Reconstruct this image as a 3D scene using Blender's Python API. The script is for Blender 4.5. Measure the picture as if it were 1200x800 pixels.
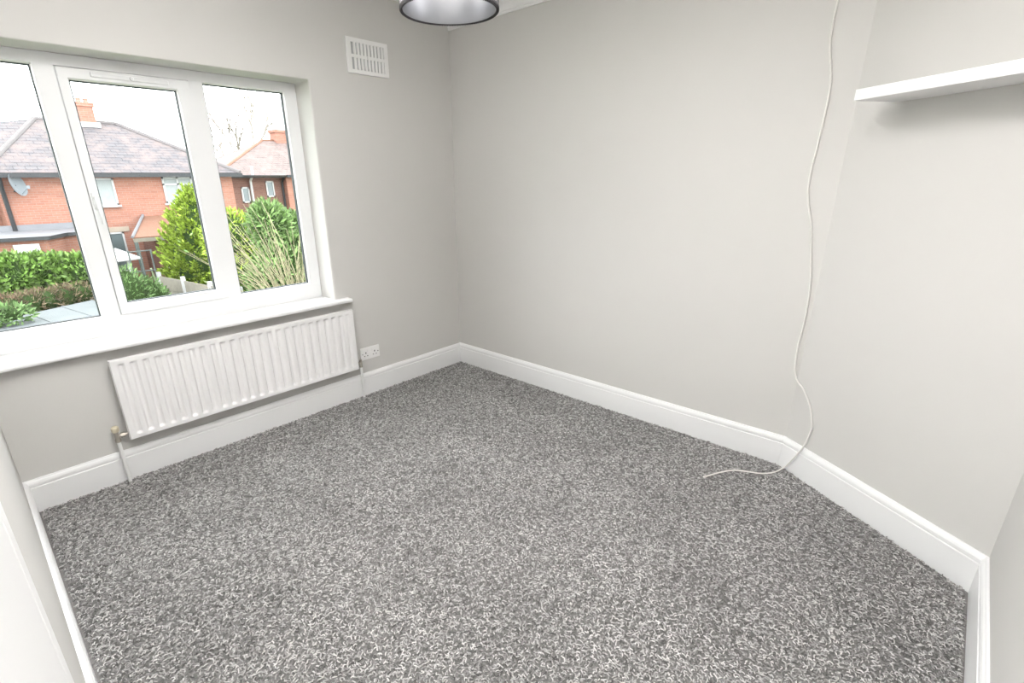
import bpy, bmesh, math, random
import numpy as np
from mathutils import Vector, Matrix

for o in list(bpy.data.objects):
    bpy.data.objects.remove(o)
scene = bpy.context.scene
COL = scene.collection
random.seed(7)
rng = np.random.default_rng(7)

# ------------------------------------------------------------------ camera
cd = bpy.data.cameras.new('camera')
cam = bpy.data.objects.new('camera', cd)
COL.objects.link(cam)
yaw, pit, roll = 0.8138, 0.3441, -0.0146
F = Vector((math.sin(yaw) * math.cos(pit), math.cos(yaw) * math.cos(pit), -math.sin(pit)))
R0 = Vector((math.cos(yaw), -math.sin(yaw), 0))
U0 = R0.cross(F)
RR = R0 * math.cos(roll) + U0 * math.sin(roll)
UU = -R0 * math.sin(roll) + U0 * math.cos(roll)
M = Matrix((RR, UU, -F)).transposed().to_4x4()
M.translation = (-2.7299, -2.9309, 1.4426)
cam.matrix_world = M
cd.sensor_width = 36.0
cd.lens = 583.543 * 36.0 / 1200.0
cd.shift_x = 24.853 / 1200.0
cd.shift_y = 20.752 / 1200.0
cd.clip_start = 0.01
cd.clip_end = 300
scene.camera = cam

# ------------------------------------------------------------------ world: bright overcast sky
wd = bpy.data.worlds.new('world')
scene.world = wd
wd.use_nodes = True
wn = wd.node_tree.nodes
wl = wd.node_tree.links
bg = wn['Background']
bg.inputs['Color'].default_value = (0.96, 0.98, 1.0, 1)
bg.inputs['Strength'].default_value = 7.0

# ------------------------------------------------------------------ lights: photographer's flash bounced off the ceiling
fl = bpy.data.lights.new('bounce_flash', 'AREA')
fl.shape = 'DISK'
fl.size = 0.35
fl.energy = 104
fl.spread = math.radians(84)
fl.color = (1.0, 0.98, 0.975)
flo = bpy.data.objects.new('bounce_flash', fl)
COL.objects.link(flo)
flo.location = (-2.15, -2.65, 1.55)
flo.rotation_euler = Vector((0.0, 0.58, 1.0)).to_track_quat('-Z', 'Y').to_euler()

vs = scene.view_settings
vs.view_transform = 'Standard'
vs.look = 'None'
vs.exposure = 0.12
vs.gamma = 1.0
vs.use_curve_mapping = False

# ------------------------------------------------------------------ materials
def mat(name, col, rough=0.6, spec=0.3, metal=0.0, noise=0.0, nscale=8.0, bump=0.0, bscale=200.0, island=0.0):
    m = bpy.data.materials.new(name)
    m.use_nodes = True
    nt = m.node_tree
    b = nt.nodes['Principled BSDF']
    b.inputs['Roughness'].default_value = rough
    b.inputs['Specular IOR Level'].default_value = spec
    b.inputs['Metallic'].default_value = metal
    tc = nt.nodes.new('ShaderNodeTexCoord')
    c = (*col, 1)
    b.inputs['Base Color'].default_value = c
    if noise or island:
        hsv = nt.nodes.new('ShaderNodeHueSaturation')
        hsv.inputs['Color'].default_value = c
        if island:
            g = nt.nodes.new('ShaderNodeNewGeometry')
            src = g.outputs['Random Per Island']
            amt = island
        else:
            n = nt.nodes.new('ShaderNodeTexNoise')
            n.inputs['Scale'].default_value = nscale
            n.inputs['Detail'].default_value = 4
            nt.links.new(tc.outputs['Object'], n.inputs['Vector'])
            src = n.outputs['Fac']
            amt = noise
        mr = nt.nodes.new('ShaderNodeMapRange')
        mr.inputs['To Min'].default_value = 1 - amt
        mr.inputs['To Max'].default_value = 1 + amt
        nt.links.new(src, mr.inputs['Value'])
        nt.links.new(mr.outputs[0], hsv.inputs['Value'])
        nt.links.new(hsv.outputs[0], b.inputs['Base Color'])
    if bump:
        n2 = nt.nodes.new('ShaderNodeTexNoise')
        n2.inputs['Scale'].default_value = bscale
        n2.inputs['Detail'].default_value = 3
        nt.links.new(tc.outputs['Object'], n2.inputs['Vector'])
        bp = nt.nodes.new('ShaderNodeBump')
        bp.inputs['Strength'].default_value = bump
        bp.inputs['Distance'].default_value = 0.002
        nt.links.new(n2.outputs['Fac'], bp.inputs['Height'])
        nt.links.new(bp.outputs[0], b.inputs['Normal'])
    return m

def brick_mat(name, c1, c2, mortar):
    m = bpy.data.materials.new(name)
    m.use_nodes = True
    nt = m.node_tree
    b = nt.nodes['Principled BSDF']
    b.inputs['Roughness'].default_value = 0.9
    b.inputs['Specular IOR Level'].default_value = 0.1
    tc = nt.nodes.new('ShaderNodeTexCoord')
    sx = nt.nodes.new('ShaderNodeSeparateXYZ')
    nt.links.new(tc.outputs['Object'], sx.inputs[0])
    add = nt.nodes.new('ShaderNodeMath')
    nt.links.new(sx.outputs['X'], add.inputs[0])
    nt.links.new(sx.outputs['Y'], add.inputs[1])
    cx = nt.nodes.new('ShaderNodeCombineXYZ')
    nt.links.new(add.outputs[0], cx.inputs['X'])
    nt.links.new(sx.outputs['Z'], cx.inputs['Y'])
    br = nt.nodes.new('ShaderNodeTexBrick')
    br.inputs['Scale'].default_value = 1.0
    br.inputs['Brick Width'].default_value = 0.225
    br.inputs['Row Height'].default_value = 0.075
    br.inputs['Mortar Size'].default_value = 0.006
    br.inputs['Color1'].default_value = (*c1, 1)
    br.inputs['Color2'].default_value = (*c2, 1)
    br.inputs['Mortar'].default_value = (*mortar, 1)
    nt.links.new(cx.outputs[0], br.inputs['Vector'])
    n = nt.nodes.new('ShaderNodeTexNoise')
    n.inputs['Scale'].default_value = 1.0
    n.inputs['Detail'].default_value = 6
    mp = nt.nodes.new('ShaderNodeMapping')
    mp.inputs['Scale'].default_value = (0.8, 0.8, 5.0)
    nt.links.new(tc.outputs['Object'], mp.inputs['Vector'])
    nt.links.new(mp.outputs[0], n.inputs['Vector'])
    mr = nt.nodes.new('ShaderNodeMapRange')
    mr.inputs['To Min'].default_value = 0.75
    mr.inputs['To Max'].default_value = 1.35
    nt.links.new(n.outputs['Fac'], mr.inputs['Value'])
    hs = nt.nodes.new('ShaderNodeHueSaturation')
    nt.links.new(br.outputs['Color'], hs.inputs['Color'])
    nt.links.new(mr.outputs[0], hs.inputs['Value'])
    nt.links.new(hs.outputs[0], b.inputs['Base Color'])
    return m

def slate_mat(name, c1, c2, c3):
    m = bpy.data.materials.new(name)
    m.use_nodes = True
    nt = m.node_tree
    b = nt.nodes['Principled BSDF']
    b.inputs['Roughness'].default_value = 0.75
    b.inputs['Specular IOR Level'].default_value = 0.2
    tc = nt.nodes.new('ShaderNodeTexCoord')
    br = nt.nodes.new('ShaderNodeTexBrick')
    br.inputs['Scale'].default_value = 1.0
    br.inputs['Brick Width'].default_value = 0.3
    br.inputs['Row Height'].default_value = 0.11
    br.inputs['Mortar Size'].default_value = 0.012
    br.inputs['Color1'].default_value = (*c1, 1)
    br.inputs['Color2'].default_value = (*c2, 1)
    br.inputs['Mortar'].default_value = (*[v * 0.45 for v in c1], 1)
    sx = nt.nodes.new('ShaderNodeSeparateXYZ')
    nt.links.new(tc.outputs['Object'], sx.inputs[0])
    cx = nt.nodes.new('ShaderNodeCombineXYZ')
    nt.links.new(sx.outputs['X'], cx.inputs['X'])
    nt.links.new(sx.outputs['Z'], cx.inputs['Y'])
    nt.links.new(cx.outputs[0], br.inputs['Vector'])
    n = nt.nodes.new('ShaderNodeTexNoise')
    n.inputs['Scale'].default_value = 1.8
    n.inputs['Detail'].default_value = 8
    n.inputs['Roughness'].default_value = 0.7
    nt.links.new(tc.outputs['Object'], n.inputs['Vector'])
    rp = nt.nodes.new('ShaderNodeValToRGB')
    rp.color_ramp.elements[0].position = 0.42
    rp.color_ramp.elements[1].position = 0.62
    nt.links.new(n.outputs['Fac'], rp.inputs[0])
    mx = nt.nodes.new('ShaderNodeMix')
    mx.data_type = 'RGBA'
    nt.links.new(rp.outputs[0], mx.inputs['Factor'])
    nt.links.new(br.outputs['Color'], mx.inputs['A'])
    mx.inputs['B'].default_value = (*c3, 1)
    nt.links.new(mx.outputs['Result'], b.inputs['Base Color'])
    return m

def glass_mat(name, tint=(0.97, 0.985, 0.98), refl=0.9):
    m = bpy.data.materials.new(name)
    m.use_nodes = True
    nt = m.node_tree
    nt.nodes.remove(nt.nodes['Principled BSDF'])
    out = nt.nodes['Material Output']
    tr = nt.nodes.new('ShaderNodeBsdfTransparent')
    tr.inputs['Color'].default_value = (*tint, 1)
    gl = nt.nodes.new('ShaderNodeBsdfGlossy')
    gl.inputs['Roughness'].default_value = 0.0
    gl.inputs['Color'].default_value = (refl, refl, refl, 1)
    fr = nt.nodes.new('ShaderNodeFresnel')
    # same reflectance from either side of the thin pane
    ge = nt.nodes.new('ShaderNodeNewGeometry')
    io = nt.nodes.new('ShaderNodeMapRange')
    io.inputs['To Min'].default_value = 1.3
    io.inputs['To Max'].default_value = 1 / 1.3
    nt.links.new(ge.outputs['Backfacing'], io.inputs['Value'])
    nt.links.new(io.outputs[0], fr.inputs['IOR'])
    mx = nt.nodes.new('ShaderNodeMixShader')
    nt.links.new(fr.outputs[0], mx.inputs[0])
    nt.links.new(tr.outputs[0], mx.inputs[1])
    nt.links.new(gl.outputs[0], mx.inputs[2])
    nt.links.new(mx.outputs[0], out.inputs['Surface'])
    return m

MT = dict(
    wall=mat('grey_wall_paint', (0.60, 0.588, 0.567), 0.75, 0.2, noise=0.015, nscale=3, bump=0.06, bscale=120),
    ceiling=mat('white_ceiling_paint', (0.86, 0.86, 0.85), 0.8, 0.2, bump=0.05, bscale=90),
    trim=mat('white_gloss_paint', (0.87, 0.87, 0.87), 0.35, 0.4, noise=0.01, nscale=5),
    upvc=mat('white_upvc', (0.86, 0.865, 0.87), 0.3, 0.45, noise=0.01, nscale=5),
    gasket=mat('dark_rubber_gasket', (0.06, 0.07, 0.075), 0.6),
    rad=mat('white_radiator_enamel', (0.85, 0.84, 0.84), 0.32, 0.5, noise=0.01, nscale=6),
    brass=mat('tarnished_nickel', (0.42, 0.39, 0.34), 0.5, 0.5, 0.7, noise=0.2, nscale=60),
    cream=mat('cream_plastic', (0.62, 0.56, 0.42), 0.5, noise=0.05, nscale=40),
    pipe=mat('white_painted_pipe', (0.82, 0.82, 0.81), 0.4, noise=0.03, nscale=30),
    plastic=mat('white_plastic', (0.83, 0.82, 0.81), 0.35, 0.45, noise=0.01, nscale=20),
    slot=mat('dark_slot', (0.10, 0.10, 0.10), 0.7),
    ventback=mat('vent_mesh_grey', (0.42, 0.42, 0.43), 0.8, noise=0.1, nscale=300),
    shelf=mat('white_melamine', (0.88, 0.88, 0.88), 0.4, 0.4, noise=0.01, nscale=4),
    cable=mat('white_cable_pvc', (0.80, 0.785, 0.75), 0.5, noise=0.03, nscale=30),
    silver=mat('silver_lining_foil', (0.47, 0.475, 0.49), 0.30, 0.5, 0.9, noise=0.06, nscale=14),
    shade=mat('charcoal_pleated_fabric', (0.12, 0.115, 0.12), 0.55, 0.4, island=0.75),
    rope=mat('dark_rope_trim', (0.05, 0.048, 0.05), 0.7, island=0.3),
    metal=mat('chrome_wire', (0.6, 0.6, 0.6), 0.25, 0.5, 1.0),
    bulb=mat('opal_bulb_glass', (0.85, 0.85, 0.84), 0.2),
    carpet=mat('charcoal_carpet_backing', (0.20, 0.195, 0.19), 0.95, 0.05, noise=0.3, nscale=150),
    brick=brick_mat('orange_brick', (0.281, 0.133, 0.096), (0.250, 0.112, 0.081), (0.260, 0.187, 0.161)),
    brick2=brick_mat('brown_brick', (0.156, 0.078, 0.060), (0.130, 0.065, 0.052), (0.172, 0.130, 0.114)),
    slate=slate_mat('weathered_slate', (0.107, 0.100, 0.107), (0.085, 0.081, 0.088), (0.145, 0.115, 0.111)),
    rtile=slate_mat('pinkish_roof_tile', (0.146, 0.114, 0.105), (0.126, 0.099, 0.095), (0.170, 0.126, 0.118)),
    ridge=mat('ridge_tile_grey', (0.125, 0.114, 0.114), 0.8, noise=0.2, nscale=3),
    btile=mat('brown_clay_tile', (0.187, 0.099, 0.068), 0.85, noise=0.2, nscale=9),
    gutter=mat('dark_gutter', (0.029, 0.031, 0.034), 0.5, noise=0.15, nscale=5),
    lead=mat('grey_lead_flashing', (0.166, 0.169, 0.182), 0.6, noise=0.15, nscale=4),
    felt=mat('pale_roof_felt', (0.120, 0.132, 0.135), 0.85, noise=0.12, nscale=2),
    oldwood=mat('weathered_timber', (0.187, 0.172, 0.140), 0.9, noise=0.25, nscale=9),
    fwood=mat('silvered_fence_board', (0.208, 0.192, 0.161), 0.9, noise=0.25, nscale=7),
    white=mat('white_exterior_paint', (0.406, 0.406, 0.406), 0.5, noise=0.03, nscale=4),
    stone=mat('pale_stone_lintel', (0.312, 0.260, 0.208), 0.8, noise=0.1, nscale=5),
    wpane=mat('house_window_glass', (0.114, 0.140, 0.146), 0.12, 0.5, noise=0.3, nscale=2),
    curtain=mat('pale_net_curtain', (0.260, 0.281, 0.281), 0.8, noise=0.15, nscale=5),
    dishm=mat('grey_dish_paint', (0.172, 0.192, 0.208), 0.5, noise=0.1, nscale=6),
    pot=mat('clay_chimney_pot', (0.286, 0.187, 0.146), 0.8, noise=0.2, nscale=6),
    grass=mat('garden_lawn', (0.078, 0.114, 0.036), 0.95, 0.1, noise=0.4, nscale=2),
    conifer=mat('golden_conifer_foliage', (0.215, 0.295, 0.04), 0.8, 0.15, island=0.55),
    laurel=mat('green_hedge_leaves', (0.125, 0.215, 0.045), 0.5, 0.35, island=0.6),
    bush=mat('light_green_shrub_leaves', (0.130, 0.208, 0.068), 0.6, 0.25, island=0.6),
    garden=mat('mixed_garden_leaves', (0.114, 0.187, 0.068), 0.7, 0.2, island=0.6),
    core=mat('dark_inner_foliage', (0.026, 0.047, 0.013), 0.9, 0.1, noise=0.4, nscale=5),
    twig=mat('tan_dry_stems', (0.244, 0.218, 0.140), 0.8, 0.15, island=0.35),
    brown=mat('brown_dead_stems', (0.146, 0.114, 0.073), 0.85, 0.1, island=0.5),
    bark=mat('grey_bark', (0.156, 0.140, 0.130), 0.9, noise=0.2, nscale=6),
    palebark=mat('pale_silver_bark', (0.30, 0.27, 0.245), 0.9, noise=0.15, nscale=6),
    trellis=mat('grey_green_metal', (0.083, 0.099, 0.094), 0.6, noise=0.1, nscale=10),
    cane=mat('pale_green_cane', (0.260, 0.302, 0.187), 0.7, noise=0.1, nscale=10),
    glass=glass_mat('window_glass'),
)
# carpet yarn: every twisted strand takes its own grey
m = bpy.data.materials.new('carpet_yarn')
m.use_nodes = True
nt = m.node_tree
b = nt.nodes['Principled BSDF']
b.inputs['Roughness'].default_value = 0.85
b.inputs['Specular IOR Level'].default_value = 0.15
g = nt.nodes.new('ShaderNodeNewGeometry')
rp = nt.nodes.new('ShaderNodeValToRGB')
e = rp.color_ramp.elements
e[0].position = 0.0; e[0].color = (0.09, 0.088, 0.086, 1)
e[1].position = 1.0; e[1].color = (0.60, 0.592, 0.582, 1)
k = e.new(0.4); k.color = (0.25, 0.246, 0.242, 1)
k = e.new(0.8); k.color = (0.43, 0.424, 0.417, 1)
nt.links.new(g.outputs['Random Per Island'], rp.inputs[0])
tc = nt.nodes.new('ShaderNodeTexCoord')
n = nt.nodes.new('ShaderNodeTexNoise')
n.inputs['Scale'].default_value = 2.6
n.inputs['Detail'].default_value = 3
nt.links.new(tc.outputs['Object'], n.inputs['Vector'])
mr = nt.nodes.new('ShaderNodeMapRange')
mr.inputs['From Min'].default_value = 0.3
mr.inputs['From Max'].default_value = 0.7
mr.inputs['To Min'].default_value = 0.85
mr.inputs['To Max'].default_value = 1.12
nt.links.new(n.outputs['Fac'], mr.inputs['Value'])
hs = nt.nodes.new('ShaderNodeHueSaturation')
nt.links.new(rp.outputs[0], hs.inputs['Color'])
nt.links.new(mr.outputs[0], hs.inputs['Value'])
nt.links.new(hs.outputs[0], b.inputs['Base Color'])
MT['yarn'] = m

# ------------------------------------------------------------------ mesh building helpers
class MB:
    def __init__(self):
        self.v = []
        self.f = []
    def _add(self, vs, fs):
        o = len(self.v)
        self.v.extend([tuple(x) for x in vs])
        self.f.extend([tuple(i + o for i in q) for q in fs])
        return self
    def box(self, x0, x1, y0, y1, z0, z1, bev=0.0):
        x0, x1 = min(x0, x1), max(x0, x1)
        y0, y1 = min(y0, y1), max(y0, y1)
        z0, z1 = min(z0, z1), max(z0, z1)
        if bev <= 0:
            vs = [(x, y, z) for z in (z0, z1) for y in (y0, y1) for x in (x0, x1)]
            return self._add(vs, [(0, 2, 3, 1), (4, 5, 7, 6), (0, 1, 5, 4), (2, 6, 7, 3), (0, 4, 6, 2), (1, 3, 7, 5)])
        bm = bmesh.new()
        bmesh.ops.create_cube(bm, size=1)
        for w in bm.verts:
            w.co = Vector(((x0 + x1) / 2 + w.co.x * (x1 - x0), (y0 + y1) / 2 + w.co.y * (y1 - y0), (z0 + z1) / 2 + w.co.z * (z1 - z0)))
        bmesh.ops.bevel(bm, geom=list(bm.edges), offset=bev, segments=2, profile=0.5, affect='EDGES')
        bm.verts.index_update()
        vs = [w.co[:] for w in bm.verts]
        fs = [tuple(w.index for w in q.verts) for q in bm.faces]
        bm.free()
        return self._add(vs, fs)
    def prism(self, poly, z0, z1):
        n = len(poly)
        vs = [(x, y, z0) for x, y in poly] + [(x, y, z1) for x, y in poly]
        fs = [tuple(range(n)), tuple(range(2 * n - 1, n - 1, -1))]
        fs += [(i, i + n, (i + 1) % n + n, (i + 1) % n) for i in range(n)]
        return self._add(vs, fs)
    def tube(self, pts, r, n=8, caps=True):
        pts = [Vector(q) for q in pts]
        rs = r if hasattr(r, '__len__') else [r] * len(pts)
        vs, fs = [], []
        up = None
        for i, q in enumerate(pts):
            d = (pts[min(i + 1, len(pts) - 1)] - pts[max(i - 1, 0)]).normalized()
            if up is None:
                up = Vector((0, 0, 1)) if abs(d.z) < 0.9 else Vector((1, 0, 0))
            a = d.cross(up).normalized()
            up = a.cross(d).normalized()
            for k in range(n):
                t = 2 * math.pi * k / n
                vs.append(q + a * (rs[i] * math.cos(t)) + up * (rs[i] * math.sin(t)))
        for i in range(len(pts) - 1):
            for k in range(n):
                a0, a1 = i * n + k, i * n + (k + 1) % n
                fs.append((a0, a1, a1 + n, a0 + n))
        if caps:
            fs.append(tuple(range(n - 1, -1, -1)))
            fs.append(tuple((len(pts) - 1) * n + k for k in range(n)))
        return self._add(vs, fs)
    def lathe(self, c, prof, n=32, axis='z'):
        vs, fs = [], []
        for r, h in prof:
            for k in range(n):
                t = 2 * math.pi * k / n
                if axis == 'z':
                    vs.append((c[0] + r * math.cos(t), c[1] + r * math.sin(t), c[2] + h))
                elif axis == 'y':
                    vs.append((c[0] + r * math.cos(t), c[1] + h, c[2] + r * math.sin(t)))
                else:
                    vs.append((c[0] + h, c[1] + r * math.cos(t), c[2] + r * math.sin(t)))
        for i in range(len(prof) - 1):
            for k in range(n):
                a0, a1 = i * n + k, i * n + (k + 1) % n
                fs.append((a0, a1, a1 + n, a0 + n))
        return self._add(vs, fs)
    def quad(self, *q):
        return self._add(q, [tuple(range(len(q)))])
    def slab(self, pts, th):
        """convex planar polygon given thickness along its normal (downwards)"""
        P = [Vector(q) for q in pts]
        nrm = (P[1] - P[0]).cross(P[2] - P[0]).normalized()
        n = len(P)
        vs = P + [q - nrm * th for q in P]
        fs = [tuple(range(n)), tuple(range(2 * n - 1, n - 1, -1))]
        fs += [(i, i + n, (i + 1) % n + n, (i + 1) % n) for i in range(n)]
        return self._add(vs, fs)

def base(o):
    return Vector(o['_base']) if '_base' in o.keys() else Vector((0, 0, 0))
BASES = {}
def obj(name, mb, m, parent=None, smooth=False, label=None):
    off = BASES.get(parent.name, Vector((0, 0, 0))) if parent else Vector((0, 0, 0))
    me = bpy.data.meshes.new(name)
    me.from_pydata([(x - off[0], y - off[1], z - off[2]) for x, y, z in mb.v], [], mb.f)
    bm = bmesh.new()
    bm.from_mesh(me)
    bmesh.ops.recalc_face_normals(bm, faces=bm.faces)
    bm.to_mesh(me)
    bm.free()
    me.materials.append(MT[m])
    if smooth:
        me.polygons.foreach_set('use_smooth', [True] * len(me.polygons))
    o = bpy.data.objects.new(name, me)
    COL.objects.link(o)
    if smooth:
        md = o.modifiers.new('es', 'EDGE_SPLIT')
        md.split_angle = math.radians(35)
    if parent:
        o.parent = parent
        BASES[o.name] = off
    if label:
        o['label'] = label
    return o
def tag(o, label, cat, group=None):
    o['label'] = label
    o['category'] = cat
    if group:
        o['group'] = group
    return o
def thing(name, loc, label=None, cat=None, group=None, kind=None):
    o = bpy.data.objects.new(name, None)
    o.empty_display_size = 0.1
    COL.objects.link(o)
    o.location = loc
    BASES[o.name] = Vector(loc)
    if label:
        tag(o, label, cat, group)
    if kind:
        o['kind'] = kind
    return o
def struct(name, mb, m, smooth=False, label=None):
    o = obj(name, mb, m, None, smooth)
    o['kind'] = 'structure'
    if label:
        o['label'] = label
    return o

# ------------------------------------------------------------------ room shell
W = 2.78           # width of window wall
YB = -2.464        # where the right wall folds
CX, CY = -0.498, -3.235
HC = 2.503          # ceiling
POLY = [(-W, 0.0), (0.0, 0.0), (0.0, YB), (CX, CY), (-W, CY)]   # D A B C E, room on the right hand
NP = len(POLY)
def offset_poly(o):
    """room outline moved inwards by o"""
    out = []
    for i in range(NP):
        p0, p1, p2 = Vector(POLY[i - 1]), Vector(POLY[i]), Vector(POLY[(i + 1) % NP])
        d0, d1 = (p1 - p0).normalized(), (p2 - p1).normalized()
        n0, n1 = Vector((d0.y, -d0.x)), Vector((d1.y, -d1.x))
        mtr = (n0 + n1)
        mtr = mtr / (1 + n0.dot(n1))
        out.append(p1 + mtr * o)
    return out
def sweep(i, prof, cut=None):
    """profile (offset, z) swept along wall i with mitred ends"""
    mb = MB()
    ring0, ring1 = [], []
    for o, z in prof:
        P = offset_poly(o)
        a, b2 = P[i], P[(i + 1) % NP]
        if cut:
            a, b2 = cut(a, b2)
        ring0.append((a.x, a.y, z))
        ring1.append((b2.x, b2.y, z))
    n = len(prof)
    fs = [(k, (k + 1) % n, (k + 1) % n + n, k + n) for k in range(n)]
    fs += [tuple(range(n - 1, -1, -1)), tuple(range(n, 2 * n))]
    mb._add(ring0 + ring1, fs)
    return mb

# floor slab and the carpet pile on it
OUT = offset_poly(-0.12)
fo = struct('floor', MB().prism([(q.x, q.y) for q in OUT], -0.10, 0.0), 'carpet', label='charcoal carpet floor with curly pile')
struct('ceiling', MB().prism([(q.x, q.y) for q in OUT], HC, HC + 0.1), 'ceiling')

def carpet():
    sp = 0.0077
    xs = np.arange(-W + 0.02, -0.018, sp)
    ys = np.arange(CY + 0.02, -0.018, sp)
    gx, gy = np.meshgrid(xs, ys)
    x = (gx + rng.uniform(-0.6, 0.6, gx.shape) * sp).ravel()
    y = (gy + rng.uniform(-0.6, 0.6, gy.shape) * sp).ravel()
    # keep inside the chamfered side and inside the skirting
    d = Vector((CX, CY - YB)).normalized()
    sd = (x - 0.0) * d.y - (y - YB) * d.x
    keep = (sd > 0.027) & (x < -0.027) & (y < -0.027) & (x > -W + 0.027) & (y > CY + 0.027)
    x, y = x[keep], y[keep]
    N = len(x)
    th = rng.uniform(0, 2 * np.pi, N)
    L = rng.uniform(0.009, 0.0185, N)
    kap = rng.uniform(35, 150, N) * rng.choice([-1, 1], N)
    z0 = rng.uniform(0.002, 0.008, N)
    hh = rng.uniform(0.002, 0.006, N)
    rad = rng.uniform(0.0015, 0.0023, N)
    S = 4
    V = np.zeros((N, S, 3, 3))
    for i in range(S):
        s = i / (S - 1) - 0.5
        a = th + kap * L * s
        px = x + np.cos(th + kap * L * s * 0.5) * L * s
        py = y + np.sin(th + kap * L * s * 0.5) * L * s
        pz = z0 + hh * np.cos(s * 2.6)
        r = rad * (0.75 if i in (0, S - 1) else 1.0)
        nx, ny = -np.sin(a), np.cos(a)
        for k, (u, w) in enumerate(((1, -0.5), (0, 1), (-1, -0.5))):
            V[:, i, k, 0] = px + nx * r * u
            V[:, i, k, 1] = py + ny * r * u
            V[:, i, k, 2] = pz + r * w
    idx = np.arange(N)[:, None, None] * (S * 3)
    q = []
    for i in range(S - 1):
        for k in range(2):      # open underneath, where the backing hides it
            q.append([i * 3 + k, i * 3 + k + 1, (i + 1) * 3 + k + 1, (i + 1) * 3 + k])
    Q = (np.array(q)[None] + idx).reshape(-1, 4).astype(np.int32)
    me = bpy.data.meshes.new('carpet_pile')
    me.vertices.add(N * S * 3)
    me.vertices.foreach_set('co', V.reshape(-1).astype(np.float32))
    nq = len(Q)
    me.loops.add(nq * 4)
    me.loops.foreach_set('vertex_index', Q.reshape(-1))
    me.polygons.add(nq)
    me.polygons.foreach_set('loop_start', np.arange(0, nq * 4, 4, dtype=np.int32))
    me.update(calc_edges=True)
    me.polygons.foreach_set('use_smooth', np.ones(nq, dtype=bool))
    me.materials.append(MT['yarn'])
    o = bpy.data.objects.new('carpet_pile', me)
    COL.objects.link(o)
    o.parent = fo
    o['kind'] = 'stuff'
    o['label'] = 'curly charcoal and grey carpet yarn'
carpet()

# walls. window opening in the far wall: x XL..XR, z ZS..ZT
XL, XR, ZS, ZT, DW = -2.765, -1.10, 0.700, 1.995, 0.165
TH = 0.30
mb = MB()
def ring_wall(mb, x0, x1, z0, z1, hx0, hx1, hz0, hz1, y0, y1):
    o = [(x0, z0), (x1, z0), (x1, z1), (x0, z1)]
    h = [(hx0, hz0), (hx1, hz0), (hx1, hz1), (hx0, hz1)]
    vs = [(x, y, z) for y in (y0, y1) for x, z in o + h]
    fs = []
    for k in range(4):
        j = (k + 1) % 4
        fs += [(k, j, 4 + j, 4 + k), (8 + k, 8 + 4 + k, 8 + 4 + j, 8 + j), (4 + k, 4 + j, 12 + j, 12 + k), (k, 8 + k, 8 + j, j)]
    mb._add(vs, fs)
ring_wall(mb, -W - 0.12, 0.12, -0.1, HC + 0.1, XL, XR, ZS, ZT, 0.0, TH)
wf = struct('wall_far', mb, 'wall')
bv = wf.modifiers.new('round', 'BEVEL')
bv.width = 0.008
bv.segments = 3
bv.limit_method = 'ANGLE'
OUTW = offset_poly(-0.12)
def wall(i):
    a, b2, c, d = POLY[i], POLY[(i + 1) % NP], OUTW[(i + 1) % NP], OUTW[i]
    return [tuple(a), tuple(b2), (c.x, c.y), (d.x, d.y)]
struct('wall_right', MB().prism(wall(1), -0.1, HC + 0.1), 'wall')
struct('wall_right_angled', MB().prism(wall(2), -0.1, HC + 0.1), 'wall')
struct('wall_near', MB().prism(wall(3), -0.1, HC + 0.1), 'wall')
# left wall with its doorway
DY0, DY1, DZ = -3.12, -2.36, 2.0
mb = MB()
mb.box(-W - 0.12, -W, DY1, -0.0005, -0.1, HC + 0.1)
mb.box(-W - 0.12, -W, CY, DY0, -0.1, HC + 0.1)
mb.box(-W - 0.12, -W, DY0, DY1, DZ, HC + 0.1)
struct('wall_left', mb, 'wall')

# skirting boards: flat face, groove, stepped moulded top
SK = [(0.0, 0.0), (0.018, 0.0), (0.018, 0.126), (0.0145, 0.129), (0.0145, 0.133), (0.017, 0.136), (0.0165, 0.146), (0.013, 0.155), (0.009, 0.160), (0.007, 0.165), (0.0, 0.165)]
for i, nm in enumerate(('far', 'right', 'right_angled', 'near')):
    struct('baseboard_' + nm, sweep(i, SK), 'trim')
def cutl(a, b2):
    # wall 4 runs E -> D; start at the door architrave
    return Vector((a.x, -2.29)), b2
struct('baseboard_left', sweep(4, SK, cutl), 'trim')
# coving: stepped concave plaster moulding
h0 = 2.4177
CV = [(0.0, h0), (0.008, h0), (0.010, h0 + 0.012), (0.014, h0 + 0.014)]
for k in range(1, 8):
    t = k / 7 * math.pi / 2
    CV.append((0.014 + 0.060 * (1 - math.cos(t)), h0 + 0.014 + 0.055 * math.sin(t)))
CV += [(0.078, HC - 0.013), (0.081, HC - 0.004), (0.093, HC - 0.003), (0.093, HC), (0.0, HC)]
# the window wall has no coving: the right-hand run butts straight against it
struct('trim_1', sweep(1, CV, lambda a, c: (Vector((a.x, -0.0005)), c)), 'ceiling', smooth=True)
struct('trim_2', sweep(2, CV), 'ceiling', smooth=True)
struct('trim_3', sweep(3, CV), 'ceiling', smooth=True)

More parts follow.
